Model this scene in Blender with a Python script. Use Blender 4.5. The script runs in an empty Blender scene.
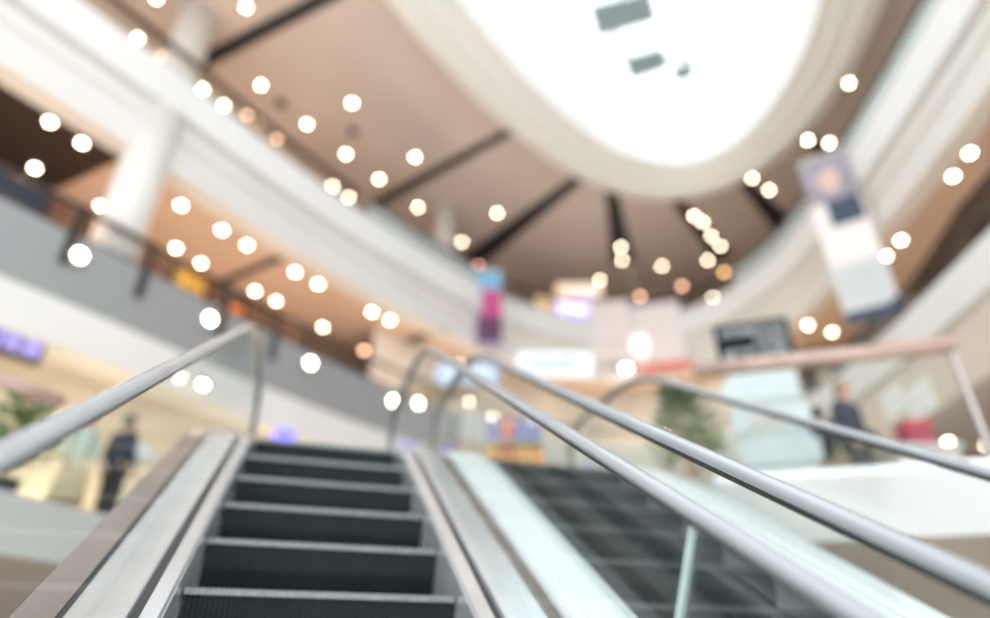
import bpy, bmesh, math, random
from mathutils import Vector, Matrix
random.seed(7)
S = bpy.context.scene
C = bpy.context.collection
F = 645.0                      # focal length in pixels of the 990 wide frame
LIFT = 2.85                    # camera stands this high above the ground floor
L2, L3, L4 = 1.494, 5.65, 10.3  # floor heights, relative to the camera
H4 = 14.2                      # top ceiling
H3 = 8.7                       # ceiling of the third level
H2 = 4.33                      # ceiling of the second level
c30, s30 = math.cos(math.radians(30)), 0.5
A17 = math.radians(17)

def ray(px, py):
    u, v = (px-495)/F, (309-py)/F
    return Vector((u, c30-v*s30, s30+v*c30))
def on_z(px, py, z):
    d = ray(px, py); return d*(z/d.z)
def on_y(px, py, y):
    d = ray(px, py); return d*(y/d.y)

# ------------------------------------------------------------ materials
def mat(name, col, rough=0.5, metal=0.0, emit=None, estr=0.0, var=0.06, scale=6.0, spec=0.5):
    m = bpy.data.materials.new(name); m.use_nodes = True
    nt = m.node_tree; b = nt.nodes['Principled BSDF']
    b.inputs['Roughness'].default_value = rough
    b.inputs['Metallic'].default_value = metal
    b.inputs['Specular IOR Level'].default_value = spec
    if var > 0:
        tc = nt.nodes.new('ShaderNodeTexCoord'); n = nt.nodes.new('ShaderNodeTexNoise')
        n.inputs['Scale'].default_value = scale
        r = nt.nodes.new('ShaderNodeValToRGB')
        r.color_ramp.elements[0].position = .3; r.color_ramp.elements[1].position = .7
        r.color_ramp.elements[0].color = [max(0, c*(1-var)) for c in col]+[1]
        r.color_ramp.elements[1].color = [min(1, c*(1+var)) for c in col]+[1]
        nt.links.new(tc.outputs['Object'], n.inputs['Vector'])
        nt.links.new(n.outputs['Fac'], r.inputs['Fac'])
        nt.links.new(r.outputs['Color'], b.inputs['Base Color'])
    else:
        b.inputs['Base Color'].default_value = list(col)+[1]
    if emit:
        b.inputs['Emission Color'].default_value = list(emit)+[1]
        b.inputs['Emission Strength'].default_value = estr
    return m
def striped(name, c0, c1, axis, scale, rough=0.6):
    m = bpy.data.materials.new(name); m.use_nodes = True
    nt = m.node_tree; b = nt.nodes['Principled BSDF']; b.inputs['Roughness'].default_value = rough
    tc = nt.nodes.new('ShaderNodeTexCoord'); w = nt.nodes.new('ShaderNodeTexWave')
    w.bands_direction = axis; w.inputs['Scale'].default_value = scale; w.inputs['Distortion'].default_value = 0.15
    r = nt.nodes.new('ShaderNodeValToRGB')
    r.color_ramp.elements[0].color = list(c0)+[1]; r.color_ramp.elements[1].color = list(c1)+[1]
    nt.links.new(tc.outputs['Object'], w.inputs['Vector']); nt.links.new(w.outputs['Fac'], r.inputs['Fac'])
    nt.links.new(r.outputs['Color'], b.inputs['Base Color'])
    return m
def glass(name, tint, refl=1.0, body=0.0, bodycol=(.8,.9,.88)):
    m = bpy.data.materials.new(name); m.use_nodes = True
    nt = m.node_tree; nt.nodes.clear()
    o = nt.nodes.new('ShaderNodeOutputMaterial'); mx = nt.nodes.new('ShaderNodeMixShader')
    t = nt.nodes.new('ShaderNodeBsdfTransparent'); t.inputs['Color'].default_value = list(tint)+[1]
    g = nt.nodes.new('ShaderNodeBsdfGlossy'); g.inputs['Roughness'].default_value = .03
    f = nt.nodes.new('ShaderNodeFresnel'); f.inputs['IOR'].default_value = 1.45
    k = nt.nodes.new('ShaderNodeMath'); k.operation = 'MULTIPLY'; k.inputs[1].default_value = refl
    k.use_clamp = True
    nt.links.new(f.outputs[0], k.inputs[0]); nt.links.new(k.outputs[0], mx.inputs[0])
    src = t
    if body > 0:
        d = nt.nodes.new('ShaderNodeBsdfDiffuse'); d.inputs['Color'].default_value = list(bodycol)+[1]
        m2 = nt.nodes.new('ShaderNodeMixShader'); m2.inputs[0].default_value = body
        nt.links.new(t.outputs[0], m2.inputs[1]); nt.links.new(d.outputs[0], m2.inputs[2]); src = m2
    nt.links.new(src.outputs[0], mx.inputs[1]); nt.links.new(g.outputs[0], mx.inputs[2])
    nt.links.new(mx.outputs[0], o.inputs['Surface'])
    return m

M = dict(
    white   = mat('white_plaster', (.715,.69,.655), .6, var=.03, scale=.6),
    cool    = mat('cool_white_plaster', (.78,.78,.765), .55, var=.02, scale=.6),
    cream   = mat('cream_plaster', (.68,.60,.53), .6, var=.04, scale=.7),
    rim     = mat('skylight_rim_plaster', (.80,.80,.77), .6, var=.02),
    ceil    = mat('beige_ceiling_panel', (.60,.522,.47), .7, var=.05, scale=.35),
    ceil3   = mat('warm_ceiling_panel', (.60,.455,.36), .7, var=.05, scale=.4),
    slot    = mat('ceiling_slot_shade', (.022,.022,.024), .5, var=.1),
    wood    = striped('dark_wood_slats', (.008,.005,.004), (.034,.018,.013), 'X', 5.0),
    slats   = striped('grey_horizontal_cladding', (.22,.225,.23), (.34,.345,.35), 'Z', 3.4, .45),
    fasc    = mat('off_white_slab_edge', (.61,.60,.58), .6, var=.03, scale=.6),
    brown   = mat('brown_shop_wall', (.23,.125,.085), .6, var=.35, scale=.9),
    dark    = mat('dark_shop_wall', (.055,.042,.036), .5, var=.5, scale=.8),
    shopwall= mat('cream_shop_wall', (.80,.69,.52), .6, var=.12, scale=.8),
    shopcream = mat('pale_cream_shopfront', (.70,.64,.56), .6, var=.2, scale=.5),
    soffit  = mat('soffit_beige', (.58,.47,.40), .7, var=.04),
    tile    = mat('pale_floor_tile', (.70,.66,.60), .25, var=.06, scale=1.2),
    bronze  = mat('dark_bronze', (.045,.032,.028), .35, .4, var=.1),
    steel   = mat('brushed_steel', (.76,.78,.80), .20, .6, var=.06, scale=3),
    satin   = mat('sky_reflection_white', (.84,.865,.87), .28, .0, var=.04, scale=2),  # white stands in for the skylight mirrored in the escalator steel
    bsteel  = mat('bronze_tinted_steel', (.52,.47,.45), .22, .85, var=.06, scale=3),
    rubber  = mat('grey_handrail_rubber', (.34,.365,.385), .2, 0.0, var=.05, spec=.9),
    track   = mat('dark_track', (.05,.055,.06), .35, .3, var=.1),
    riser   = mat('black_step_riser', (.008,.014,.015), .5, .0, var=.2, scale=12, spec=.25),
    nosing  = mat('aluminium_step_edge', (.26,.275,.28), .45, .3, var=.15, scale=30),
    plate   = mat('landing_plate_steel', (.40,.41,.42), .3, .9, var=.1, scale=10),
    woodrail= mat('brown_wood_handrail', (.52,.36,.30), .2, var=.15, scale=4, spec=.8),
    glass   = glass('clear_balustrade_glass', (.962,.982,.977), .17),
    glass4  = glass('reflection_tinted_glass', (.86,.93,.90), .8, .50, (.80,.90,.87)),  # milky green body is the pale reflection put into the glass colour
    edge    = mat('glowing_glass_edge', (.72,.85,.84), .2, emit=(.7,.9,.88), estr=.05, var=.03),  # edge highlight put into the colour, plus a slight added glow
    lamp    = mat('lamp_diffuser', (1,.9,.75), .4, emit=(1,.83,.62), estr=26, var=0),
    lampd   = mat('dim_lamp_diffuser', (1,.8,.6), .4, emit=(1,.55,.34), estr=7, var=0),
    lampr   = mat('rose_lamp_diffuser', (1,.6,.5), .4, emit=(1,.38,.28), estr=9, var=0),
    lampo   = mat('amber_lamp_diffuser', (1,.7,.4), .4, emit=(1,.58,.22), estr=7, var=0),
    ring    = mat('white_lamp_ring', (.8,.78,.74), .4, var=.02),
    blackm  = mat('black_board', (.006,.012,.015), .6, var=.1, spec=.15),
    paper   = mat('white_print', (.58,.61,.62), .5, var=.02),
    pinkp   = mat('pinkish_white_print', (.84,.755,.735), .5, var=.03),
    grey_p  = mat('grey_print', (.45,.48,.50), .5, var=.05),
    navy    = mat('navy_print', (.03,.05,.09), .5, var=.1),
    red     = mat('coral_red_print', (.78,.22,.16), .5, var=.06),
    skyblue = mat('sky_blue_print', (.20,.50,.72), .5, var=.1),
    magenta = mat('magenta_print', (.55,.06,.24), .5, var=.25, scale=5),
    plum    = mat('plum_print', (.10,.03,.09), .5, var=.2),
    lilac   = mat('lilac_letters', (.5,.45,.9), .4, emit=(.50,.46,1), estr=.5, var=0),
    signb   = mat('brown_sign_board', (.10,.07,.08), .4, var=.1),
    blueglow= mat('blue_light', (.2,.2,.9), .4, emit=(.10,.07,1), estr=1.5, var=0),
    screen  = mat('violet_screen', (.4,.35,.8), .3, emit=(.36,.28,1), estr=.9, var=0),
    screenw = mat('white_screen_letters', (1,1,1), .3, emit=(1,.95,1), estr=1.0, var=0),
    warmbox = mat('cream_lightbox', (.9,.75,.55), .4, emit=(1,.68,.36), estr=.55, var=.05),
    blue    = mat('royal_blue', (.06,.13,.55), .45, var=.15),
    ltblue  = mat('pale_blue', (.42,.60,.85), .45, var=.1),
    yellow  = mat('golden_yellow', (.80,.50,.10), .45, var=.15),
    orange  = mat('orange', (.85,.28,.06), .45, var=.1),
    redbox  = mat('cherry_red', (.60,.05,.05), .45, var=.1),
    leaf    = mat('leaf_green', (.16,.25,.08), .5, var=.4, scale=8),
    pot     = mat('charcoal_pot', (.05,.05,.05), .5, var=.1),
    skin    = mat('skin', (.62,.36,.26), .5, var=.04),
    hair    = mat('black_hair', (.018,.013,.011), .5, var=.1),
    eye     = mat('dark_eye', (.02,.015,.012), .2, var=0),
    cl_dark = mat('dark_navy_cloth', (.035,.043,.06), .8, var=.15),
    cl_black= mat('black_cloth', (.03,.028,.03), .8, var=.15),
    cl_beige= mat('beige_cloth', (.62,.50,.38), .8, var=.08),
    cl_mint = mat('pale_mint_cloth', (.62,.70,.60), .8, var=.06),
    cl_tan  = mat('pale_tan_cloth', (.66,.58,.40), .8, var=.06),
    cl_rose = mat('dark_rose_cloth', (.38,.06,.10), .7, var=.1),
    louvre  = mat('blue_grey_louvre', (.27,.37,.41), .5, var=.1),
    pale_g  = mat('pale_window_film', (.80,.85,.83), .3, var=.05),
    tan     = mat('tan_panel', (.60,.36,.20), .5, var=.1),
)

# ------------------------------------------------------------ helpers
def link(name, bm, m, parent=None, smooth=False):
    bmesh.ops.recalc_face_normals(bm, faces=bm.faces)
    me = bpy.data.meshes.new(name); bm.to_mesh(me); bm.free()
    for k in (m if isinstance(m, (list, tuple)) else [m]): me.materials.append(k)
    if smooth: me.polygons.foreach_set('use_smooth', [True]*len(me.polygons))
    o = bpy.data.objects.new(name, me); C.objects.link(o)
    if parent: o.parent = parent
    return o
def shift(bm, d):
    bmesh.ops.translate(bm, verts=bm.verts, vec=-Vector(d)); return bm
def thing(name, label, cat, loc=(0,0,0), rz=0, group=None):
    o = bpy.data.objects.new(name, None); C.objects.link(o); o.empty_display_size = .1
    o.location = loc; o.rotation_euler = (0,0,rz); o['label'] = label; o['category'] = cat
    if group: o['group'] = group
    return o
def struct(name, bm, m, smooth=False):
    o = link(name, bm, m, None, smooth); o['kind'] = 'structure'; return o
def copy_tree(o, parent=None):
    c = o.copy(); C.objects.link(c); c.parent = parent
    for ch in list(o.children): copy_tree(ch, c)
    return c
def BM(): return bmesh.new()
def box(bm, a, b, bev=0.0):
    a, b = Vector(a), Vector(b)
    vs = [bm.verts.new((x,y,z)) for x in (a.x,b.x) for y in (a.y,b.y) for z in (a.z,b.z)]
    fs = [(0,1,3,2),(4,6,7,5),(0,4,5,1),(2,3,7,6),(0,2,6,4),(1,5,7,3)]
    fl = [bm.faces.new([vs[i] for i in f]) for f in fs]
    if bev > 0:
        es = list({e for f in fl for e in f.edges})
        bmesh.ops.bevel(bm, geom=es, offset=bev, segments=2, affect='EDGES', profile=.5)
    return bm
def obox(bm, c, u, v, w, hu, hv, hw):
    """box centred at c with half sizes along unit axes u, v, w"""
    c, u, v, w = Vector(c), Vector(u), Vector(v), Vector(w)
    vs = [bm.verts.new(c+u*hu*i+v*hv*j+w*hw*k) for i in (-1,1) for j in (-1,1) for k in (-1,1)]
    for f in [(0,1,3,2),(4,6,7,5),(0,4,5,1),(2,3,7,6),(0,2,6,4),(1,5,7,3)]: bm.faces.new([vs[i] for i in f])
    return bm
def lathe(bm, prof, n=24, c=(0,0,0)):
    rows = []
    for r, z in prof:
        rows.append([bm.verts.new((c[0]+r*math.cos(2*math.pi*i/n), c[1]+r*math.sin(2*math.pi*i/n), c[2]+z)) for i in range(n)])
    for a, b in zip(rows, rows[1:]):
        for i in range(n): bm.faces.new((a[i], a[(i+1)%n], b[(i+1)%n], b[i]))
    if prof[0][0] > 1e-4: bm.faces.new(list(reversed(rows[0])))
    if prof[-1][0] > 1e-4: bm.faces.new(rows[-1])
    bmesh.ops.remove_doubles(bm, verts=bm.verts, dist=1e-5)
    return bm
def tube(bm, pts, r, n=8, closed=False):
    pts = [Vector(p) for p in pts]; rows = []
    for i, p in enumerate(pts):
        t = (pts[min(i+1,len(pts)-1)]-pts[max(i-1,0)]).normalized()
        a = t.cross(Vector((0,0,1)) if abs(t.z) < .95 else Vector((1,0,0))).normalized(); b = a.cross(t)
        rr = r[i] if isinstance(r, (list, tuple)) else r
        rows.append([bm.verts.new(p+a*rr*math.cos(2*math.pi*k/n)+b*rr*math.sin(2*math.pi*k/n)) for k in range(n)])
    for a, b in zip(rows, rows[1:]):
        for k in range(n): bm.faces.new((a[k], a[(k+1)%n], b[(k+1)%n], b[k]))
    bm.faces.new(list(reversed(rows[0]))); bm.faces.new(rows[-1])
    return bm
def catmull(pts, per=8):
    P = [Vector((p[0], p[1], 0)) for p in pts]
    P = [P[0]*2-P[1]]+P+[P[-1]*2-P[-2]]; out = []
    for i in range(1, len(P)-2):
        a, b, c, d = P[i-1:i+3]
        for k in range(per):
            t = k/per
            out.append(.5*((2*b)+(c-a)*t+(2*a-5*b+4*c-d)*t*t+(3*b-a-3*c+d)*t**3))
    out.append(P[-2]); return out
def normals(cv):
    """outward (away from the void) normals of a curve that runs left side -> far end -> right side"""
    ns = []
    for i in range(len(cv)):
        t = cv[min(i+1,len(cv)-1)]-cv[max(i-1,0)]
        ns.append(Vector((-t.y, t.x, 0)).normalized())
    return ns
def off(cv, d):
    ns = normals(cv); return [p+n*d for p, n in zip(cv, ns)]
def resample(cv, n):
    d = [0]
    for a, b in zip(cv, cv[1:]): d.append(d[-1]+(b-a).length)
    out = []; j = 0
    for i in range(n):
        s = d[-1]*i/(n-1)
        while j < len(cv)-2 and d[j+1] < s: j += 1
        out.append(cv[j].lerp(cv[j+1], (s-d[j])/max(1e-6, d[j+1]-d[j])))
    return out
def sweep(bm, cv, prof, caps=True):
    """prof: list of (outward offset, z)"""
    ns = normals(cv); rows = []
    for p, n in zip(cv, ns): rows.append([bm.verts.new((p.x+n.x*o, p.y+n.y*o, z)) for o, z in prof])
    for a, b in zip(rows, rows[1:]):
        for k in range(len(prof)-1): bm.faces.new((a[k], b[k], b[k+1], a[k+1]))
    return bm
def bridge(bm, ca, cb, za, zb):
    a = [bm.verts.new((p.x,p.y,za)) for p in ca]; b = [bm.verts.new((p.x,p.y,zb)) for p in cb]
    for i in range(len(a)-1): bm.faces.new((a[i], a[i+1], b[i+1], b[i]))
    return bm
def glyphs(bm, o, u, v, w, h, n, depth, rnd):
    """a row of n illegible letter shapes starting at o, running along u, height h along v"""
    nrm = Vector(u).cross(Vector(v)).normalized(); u = Vector(u); v = Vector(v); cw = w/n
    for i in range(n):
        rnd.random()
        c = Vector(o)+u*(cw*(i+.5)); hw = cw*.36; s = cw*.11
        pick = rnd.sample(['l','r','t','m','b'], rnd.choice((2,3,3,4)))
        for k in pick:
            if k == 'l': obox(bm, c-u*(hw-s)+v*h/2, u, v, nrm, s, h/2, depth)
            if k == 'r': obox(bm, c+u*(hw-s)+v*h/2, u, v, nrm, s, h/2, depth)
            if k == 't': obox(bm, c+v*(h-s), u, v, nrm, hw, s, depth)
            if k == 'm': obox(bm, c+v*h/2, u, v, nrm, hw, s, depth)
            if k == 'b': obox(bm, c+v*s, u, v, nrm, hw, s, depth)
    return bm

# ------------------------------------------------------------ building outline
C4 = catmull([(-11.6,1.2),(-9.75,4.2),(-7.98,7.0),(-6.67,9.0),(-5.2,11.4),(-3.75,13.5),(-2.55,15.0),(-1.25,16.5),(.7,18.35),
              (3.3,19.6),(5.5,19.45),(7.2,18.1),(8.2,15.9),(8.5,13.5),(8.5,11.0),(8.3,7.5),(8.0,4.0),(7.8,1.2)], 6)
C4 = resample(C4, 110)
C3 = resample(off(C4, -.42), 110)
i_far0 = min(range(110), key=lambda i: (C3[i]-Vector((-1.2,16.2,0))).length)     # left side ends here
i_far1 = min(range(110), key=lambda i: (C3[i]-Vector((7.6,16.4,0))).length)      # right side starts here
OUT = resample(catmull([(-19,1.2),(-17,6),(-14.5,12),(-11.5,18),(-6,25),(2,28),(9,27),(15,21),(17,13),(17,6),(16.5,1.2)], 8), 110)

# L4 fascia, mouldings
prof4 = [(.45,8.62),(.0,8.62),(-.02,8.66),(-.02,9.02),(.05,9.06),(.05,9.40),(-.03,9.44),(-.03,9.74),(.05,9.78),(.05,9.85),(-.12,9.9),(-.12,10.75),(-.09,10.8),(.14,10.8),(.14,10.3)]
struct('trim_1', sweep(BM(), C4, prof4), M['white'])
# cool white curb on the top half of the fascia
struct('trim_2', sweep(BM(), C4, [(-.125,9.89),(-.15,9.9),(-.15,10.79),(-.12,10.82),(.1,10.83)]), M['cool'])
struct('ceiling_third_level', bridge(BM(), off(C4,.4), OUT, H3, H3), M['ceil3'])
struct('floor_fourth_level', bridge(BM(), off(C4,.12), OUT, L4, L4), M['tile'])
# L3 fascia: left with grey slats, rest cream with white curb
left3, far3 = C3[:i_far0+1], C3[i_far0:]
struct('trim_3', sweep(BM(), left3, [(.5,4.28),(0,4.28),(-.03,4.32),(-.03,4.94),(0,4.99),(.12,4.99)]), M['white'])
struct('trim_4', sweep(BM(), left3, [(.06,4.99),(.04,4.99),(.04,6.15),(.13,6.15),(.13,5.65)]), M['slats'])
struct('trim_5', sweep(BM(), far3, [(.5,4.28),(0,4.28),(-.03,4.32),(-.03,5.38),(.05,5.4)]), M['cream'])
struct('trim_6', sweep(BM(), far3, [(.05,5.4),(-.12,5.42),(-.12,6.16),(-.09,6.2),(.14,6.2),(.14,5.65)]), M['cool'])
struct('ceiling_second_level', bridge(BM(), off(C3,.3), OUT, H2, H2), M['ceil'])
struct('floor_third_level', bridge(BM(), off(C3,.15), OUT, L3, L3), M['tile'])
# back walls per level (left warm brown, right dark)
nO = 110; h0, h1 = 40, 72
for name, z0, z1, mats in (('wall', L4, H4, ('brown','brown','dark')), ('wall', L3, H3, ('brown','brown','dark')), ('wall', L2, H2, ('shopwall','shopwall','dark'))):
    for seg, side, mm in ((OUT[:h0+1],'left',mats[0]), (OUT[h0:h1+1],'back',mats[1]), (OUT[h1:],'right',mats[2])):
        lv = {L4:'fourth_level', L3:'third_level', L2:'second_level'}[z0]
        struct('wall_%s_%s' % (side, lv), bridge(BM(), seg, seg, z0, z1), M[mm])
# nearer shop fronts of the second level, left
sh2 = resample(off(C3, 1.0)[:i_far0+4], 400)
struct('wall_left_shopfront', bridge(BM(), sh2, sh2, L2, H2), M['shopwall'])
# nearer dark shop fronts on the right, third and fourth level
fw = off(C4, 1.3)[40:72]
struct('wall_back_third_shopfront', bridge(BM(), fw, fw, L3, H3), M['shopcream'])
lw = off(C4, 2.9)[:38]
struct('wall_left_third_shopfront', bridge(BM(), lw, lw, L3, H3), M['brown'])
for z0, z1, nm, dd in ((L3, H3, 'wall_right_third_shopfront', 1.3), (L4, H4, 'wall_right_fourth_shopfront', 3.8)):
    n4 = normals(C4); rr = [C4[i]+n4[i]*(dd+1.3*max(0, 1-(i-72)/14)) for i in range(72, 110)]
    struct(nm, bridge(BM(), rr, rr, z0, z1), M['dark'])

# top ceiling with the oval opening of the skylight
rim_pts = [(-5.0,1.2),(-4.35,4.5),(-3.55,7.3),(-2.45,9.5),(-1.05,11.6),(.45,13.5),(2.3,15.25),(3.9,16.2),(5.5,16.6),(7.0,16.3),(8.2,15.3),(8.95,13.7),(9.25,11.9),(9.2,10.4),(8.9,8.8),(8.2,6.2),(7.2,3.5),(6.3,1.2)]
RIM = resample(catmull(rim_pts, 6), 110)
struct('ceiling', bridge(BM(), RIM, OUT, H4, H4), M['ceil'])
struct('trim_7', sweep(BM(), RIM, [(.03,14.22),(.03,13.72),(-.42,13.66),(-.45,13.70),(-.48,13.86),(-.86,13.82),(-.90,13.86),(-.93,14.0),(-1.28,13.97),(-1.34,14.02),(-1.38,14.8),(-1.3,14.8)]), M['rim'])

# ceiling slots: proud dark strips carrying the recess shade in their colour
def slot(n, p, q, z, w0, w1):
    a, b = on_z(*p, z), on_z(*q, z); d = (b-a).normalized(); s = Vector((-d.y, d.x, 0))
    bm = BM(); t = Vector((0,0,.012))
    v = [bm.verts.new(x) for x in (a+s*w0/2-t, b+s*w1/2-t, b-s*w1/2-t, a-s*w0/2-t, a+s*w0/2+t, b+s*w1/2+t, b-s*w1/2+t, a-s*w0/2+t)]
    for f in ((0,1,2,3),(4,7,6,5),(0,4,5,1),(1,5,6,2),(2,6,7,3),(3,7,4,0)): bm.faces.new([v[i] for i in f])
    struct('trim_%d' % n, bm, M['slot'])
slot(8, (340,-10), (190,68), H4-.004, .38, .42)
slot(9, (512,130), (372,206), H4-.004, .32, .42)
slot(10, (578,179), (470,262), H4-.004, .45, 1.0)
slot(11, (611,190), (624,262), H4-.004, .40, .95)
slot(12, (676,200), (724,258), H4-.004, .34, .7)
slot(13, (742,180), (790,232), H4-.004, .34, .8)
slot(14, (800,135), (826,150), H4-.004, .3, .4)
slot(15, (822,85), (842,92), H4-.004, .3, .4)
slot(16, (292,253), (212,286), H3-.004, .22, .22)
slot(17, (446,330), (372,352), H3-.004, .35, .5)
slot(18, (1010,112), (962,121), H3-.004, .2, .2)
# dark timber ceiling at the far left of the third level
bm = BM()
q = [on_z(140,150,H3-.05), on_z(58,189,H3-.05), Vector((-13.5,9.6,H3-.05)), Vector((-13.5,2,H3-.05)), Vector((-10.6,2.2,H3-.05)), on_z(-4,62,H3-.05)]
bm.faces.new([bm.verts.new(x) for x in q]); r_ = bmesh.ops.extrude_face_region(bm, geom=list(bm.faces))
bmesh.ops.translate(bm, verts=[g for g in r_['geom'] if isinstance(g, bmesh.types.BMVert)], vec=(0,0,.04))
struct('ceiling_timber', bm, M['wood'])

# skylight: glazing bars, glazing and three blue grey louvres
sk = thing('skylight', 'bright oval skylight with white glazing bars above the atrium', 'skylight', (3.2,9,14.8))
bm = BM()
for y in (3,6,9,12,15): obox(bm, (3.2,y,14.95), (1,0,0), (0,1,0), (0,0,1), 8.0, .05, .07)
link('cross_beam', shift(bm, sk.location), M['cool'], sk)
bm = BM()
for x in (-2.4,.4,3.2,6.0,8.8): obox(bm, (x,8.5,15.02), (1,0,0), (0,1,0), (0,0,1), .04, 9.0, .07)
link('glazing_bar', shift(bm, sk.location), M['cool'], sk)
bm = BM(); obox(bm, (3.2,8.5,15.12), (1,0,0), (0,1,0), (0,0,1), 9.5, 10, .01)
link('glazing', shift(bm, sk.location), glass('skylight_glazing', (.97,.99,1.0), .3), sk)
for k, qd in enumerate((((590,8),(650,-6),(657,20),(598,37)), ((624,60),(663,49),(668,68),(631,80)), ((672,70),(692,63),(695,76),(676,83)))):
    bm = BM(); P = [on_z(*p, 14.75) for p in qd]
    f = bm.faces.new([bm.verts.new(p) for p in P]); r_ = bmesh.ops.extrude_face_region(bm, geom=[f])
    bmesh.ops.translate(bm, verts=[g for g in r_['geom'] if isinstance(g, bmesh.types.BMVert)], vec=(0,0,.09))
    link('louvre', shift(bm, sk.location), M['louvre'], sk)['label'] = 'blue grey louvre panel'

# ------------------------------------------------------------ columns
def column(x, y, r, z0, z1, label):
    t = thing('column', label, 'column', (x,y,z0))
    link('shaft', lathe(BM(), [(r,0),(r,z1-z0)], 40), M['white'], t, True)
    link('base_ring', lathe(BM(), [(r+.03,0),(r+.03,.16),(r+.004,.18)], 40), M['cool'], t)
    return t
column(-6.66,9.24,.40, L3, 9.78, 'thick white column behind the slatted parapet on the left gallery')
column(-7.32,10.2,.42, L4, H4, 'white column at the upper left above the moulded fascia')
column(-1.72,17.75,.34, L4, H4, 'slim far white column on the top gallery above the blue and magenta banner')

# ------------------------------------------------------------ gallery railings
def cut(cv, step):
    L = sum((b-a).length for a, b in zip(cv, cv[1:])); n = max(2, round(L/step)+1)
    return resample(cv, n)
def railing(name, label, cv, z0, z1, gl, railm, o_, step=2.0, fine=6, r=.04):
    t = thing(name, label, 'railing', (cv[len(cv)//2].x, cv[len(cv)//2].y, z0))
    cv = off(cv, o_); n = max(2, round(sum((b-a).length for a,b in zip(cv,cv[1:]))/step))
    pts = resample(cv, n*fine+1)
    for k in range(n):
        seg = pts[k*fine:(k+1)*fine+1]
        seg = [seg[0].lerp(seg[1], .06)]+seg[1:-1]+[seg[-1].lerp(seg[-2], .06)]
        bm = BM(); sweep(bm, seg, [(-.006,z0),(-.006,z1-.02),(.006,z1-.02),(.006,z0),(-.006,z0)])
        link('glass_panel', shift(bm, t.location), gl, t)
    bm = BM(); tube(bm, [Vector((p.x,p.y,z1)) for p in pts], r, 10)
    link('top_rail', shift(bm, t.location), railm, t, True)
    return t
railing('glass_railing', 'clear glass railing with dark top rail on the upper left gallery', C4[:36], 10.83, 11.5, M['glass'], M['bronze'], .02, 2.0, r=.075)
railing('glass_railing', 'glass railing with painted-in pale green reflection around the far end of topmost gallery', C4[36:50], 10.83, 11.5, M['glass4'], M['bronze'], .02, 2.0, r=.06)
railing('glass_railing', 'clear glass railing on the far top gallery beside the violet screen', C4[50:70], 10.83, 11.5, M['glass'], M['bronze'], .02, 2.0, r=.075)
railing('glass_railing', 'glass railing with painted-in pale green reflection on the right of topmost gallery', C4[70:], 10.83, 11.5, M['glass4'], M['bronze'], .02, 2.0, r=.06)
railing('glass_railing', 'glass railing with dark top rail on the far and right third floor', far3, 6.2, 6.7, M['glass'], M['bronze'], .02, 2.0)
# left: dark bars and posts above the grey cladding
t = thing('bar_railing', 'dark railing with upright bars above grey slatted parapet on left', 'railing', (left3[20].x, left3[20].y, 6.15))
lc = off(left3, .09)
bm = BM(); tube(bm, [Vector((p.x,p.y,6.68)) for p in resample(lc, 60)], .055, 10); link('top_rail', shift(bm, t.location), M['bronze'], t, True)
bm = BM(); tube(bm, [Vector((p.x,p.y,6.21)) for p in resample(lc, 60)], .02, 8); link('bottom_rail', shift(bm, t.location), M['bronze'], t, True)
bars = resample(lc, 98)
me0 = None
for p in bars[1:-1]:
    if me0 is None:
        b0 = link('baluster', lathe(BM(), [(.012,0),(.012,.46)], 8), M['bronze'], t); o = b0; me0 = True
    else: o = b0.copy(); C.objects.link(o); o.parent = t
    o.location = Vector((p.x,p.y,6.20))-t.location
for px, py in ((68,252),(150,268),(-60,170),(222,312),(275,345)):
    d = ray(px, py); p = min(off(left3,.0), key=lambda p: abs(p.x*d.y-p.y*d.x))
    bm = BM(); box(bm, (p.x-.055,p.y-.055,5.6), (p.x+.055,p.y+.055,6.68), .01)
    link('post', shift(bm, t.location), M['bronze'], t)

# ------------------------------------------------------------ second level slab
O = Vector((-.633,2.637,.292)); e = Vector((-math.sin(A17), math.cos(A17), 0)); rr_ = Vector((math.cos(A17), math.sin(A17), 0))
def E(l, s): return O+rr_*l+e*s
def slab(name, pts, z1, z0, mats):
    bm = BM(); f = bm.faces.new([bm.verts.new((p[0],p[1],z1)) for p in pts])
    r_ = bmesh.ops.extrude_face_region(bm, geom=[f])
    bmesh.ops.translate(bm, verts=[g for g in r_['geom'] if isinstance(g, bmesh.types.BMVert)], vec=(0,0,z0-z1))
    bmesh.ops.recalc_face_normals(bm, faces=bm.faces)
    for f in bm.faces:
        f.normal_update(); f.material_index = 0 if f.normal.z > .5 else (1 if f.normal.z < -.5 else 2)
    bmesh.ops.triangulate(bm, faces=list(bm.faces))
    return struct(name, bm, mats)
chain = [(-6.9,.5),(-4.45,5.84),(-3.6,7.7),(-2.9,7.7),E(-.93,2.9),E(2.78,2.9),(1.95,5.61),(4.1,5.04),(7.3,4.3),(7.8,.8),(17,.8),(17,29),(-19,29),(-19,.5)]
slab('floor_second_level', [(p[0],p[1]) for p in chain], L2, L2-.52, [M['tile'], M['soffit'], M['fasc']])
bm = BM(); box(bm, (-20,-7,-LIFT-.1), (18,29,-LIFT)); struct('floor', bm, M['tile'])

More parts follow.
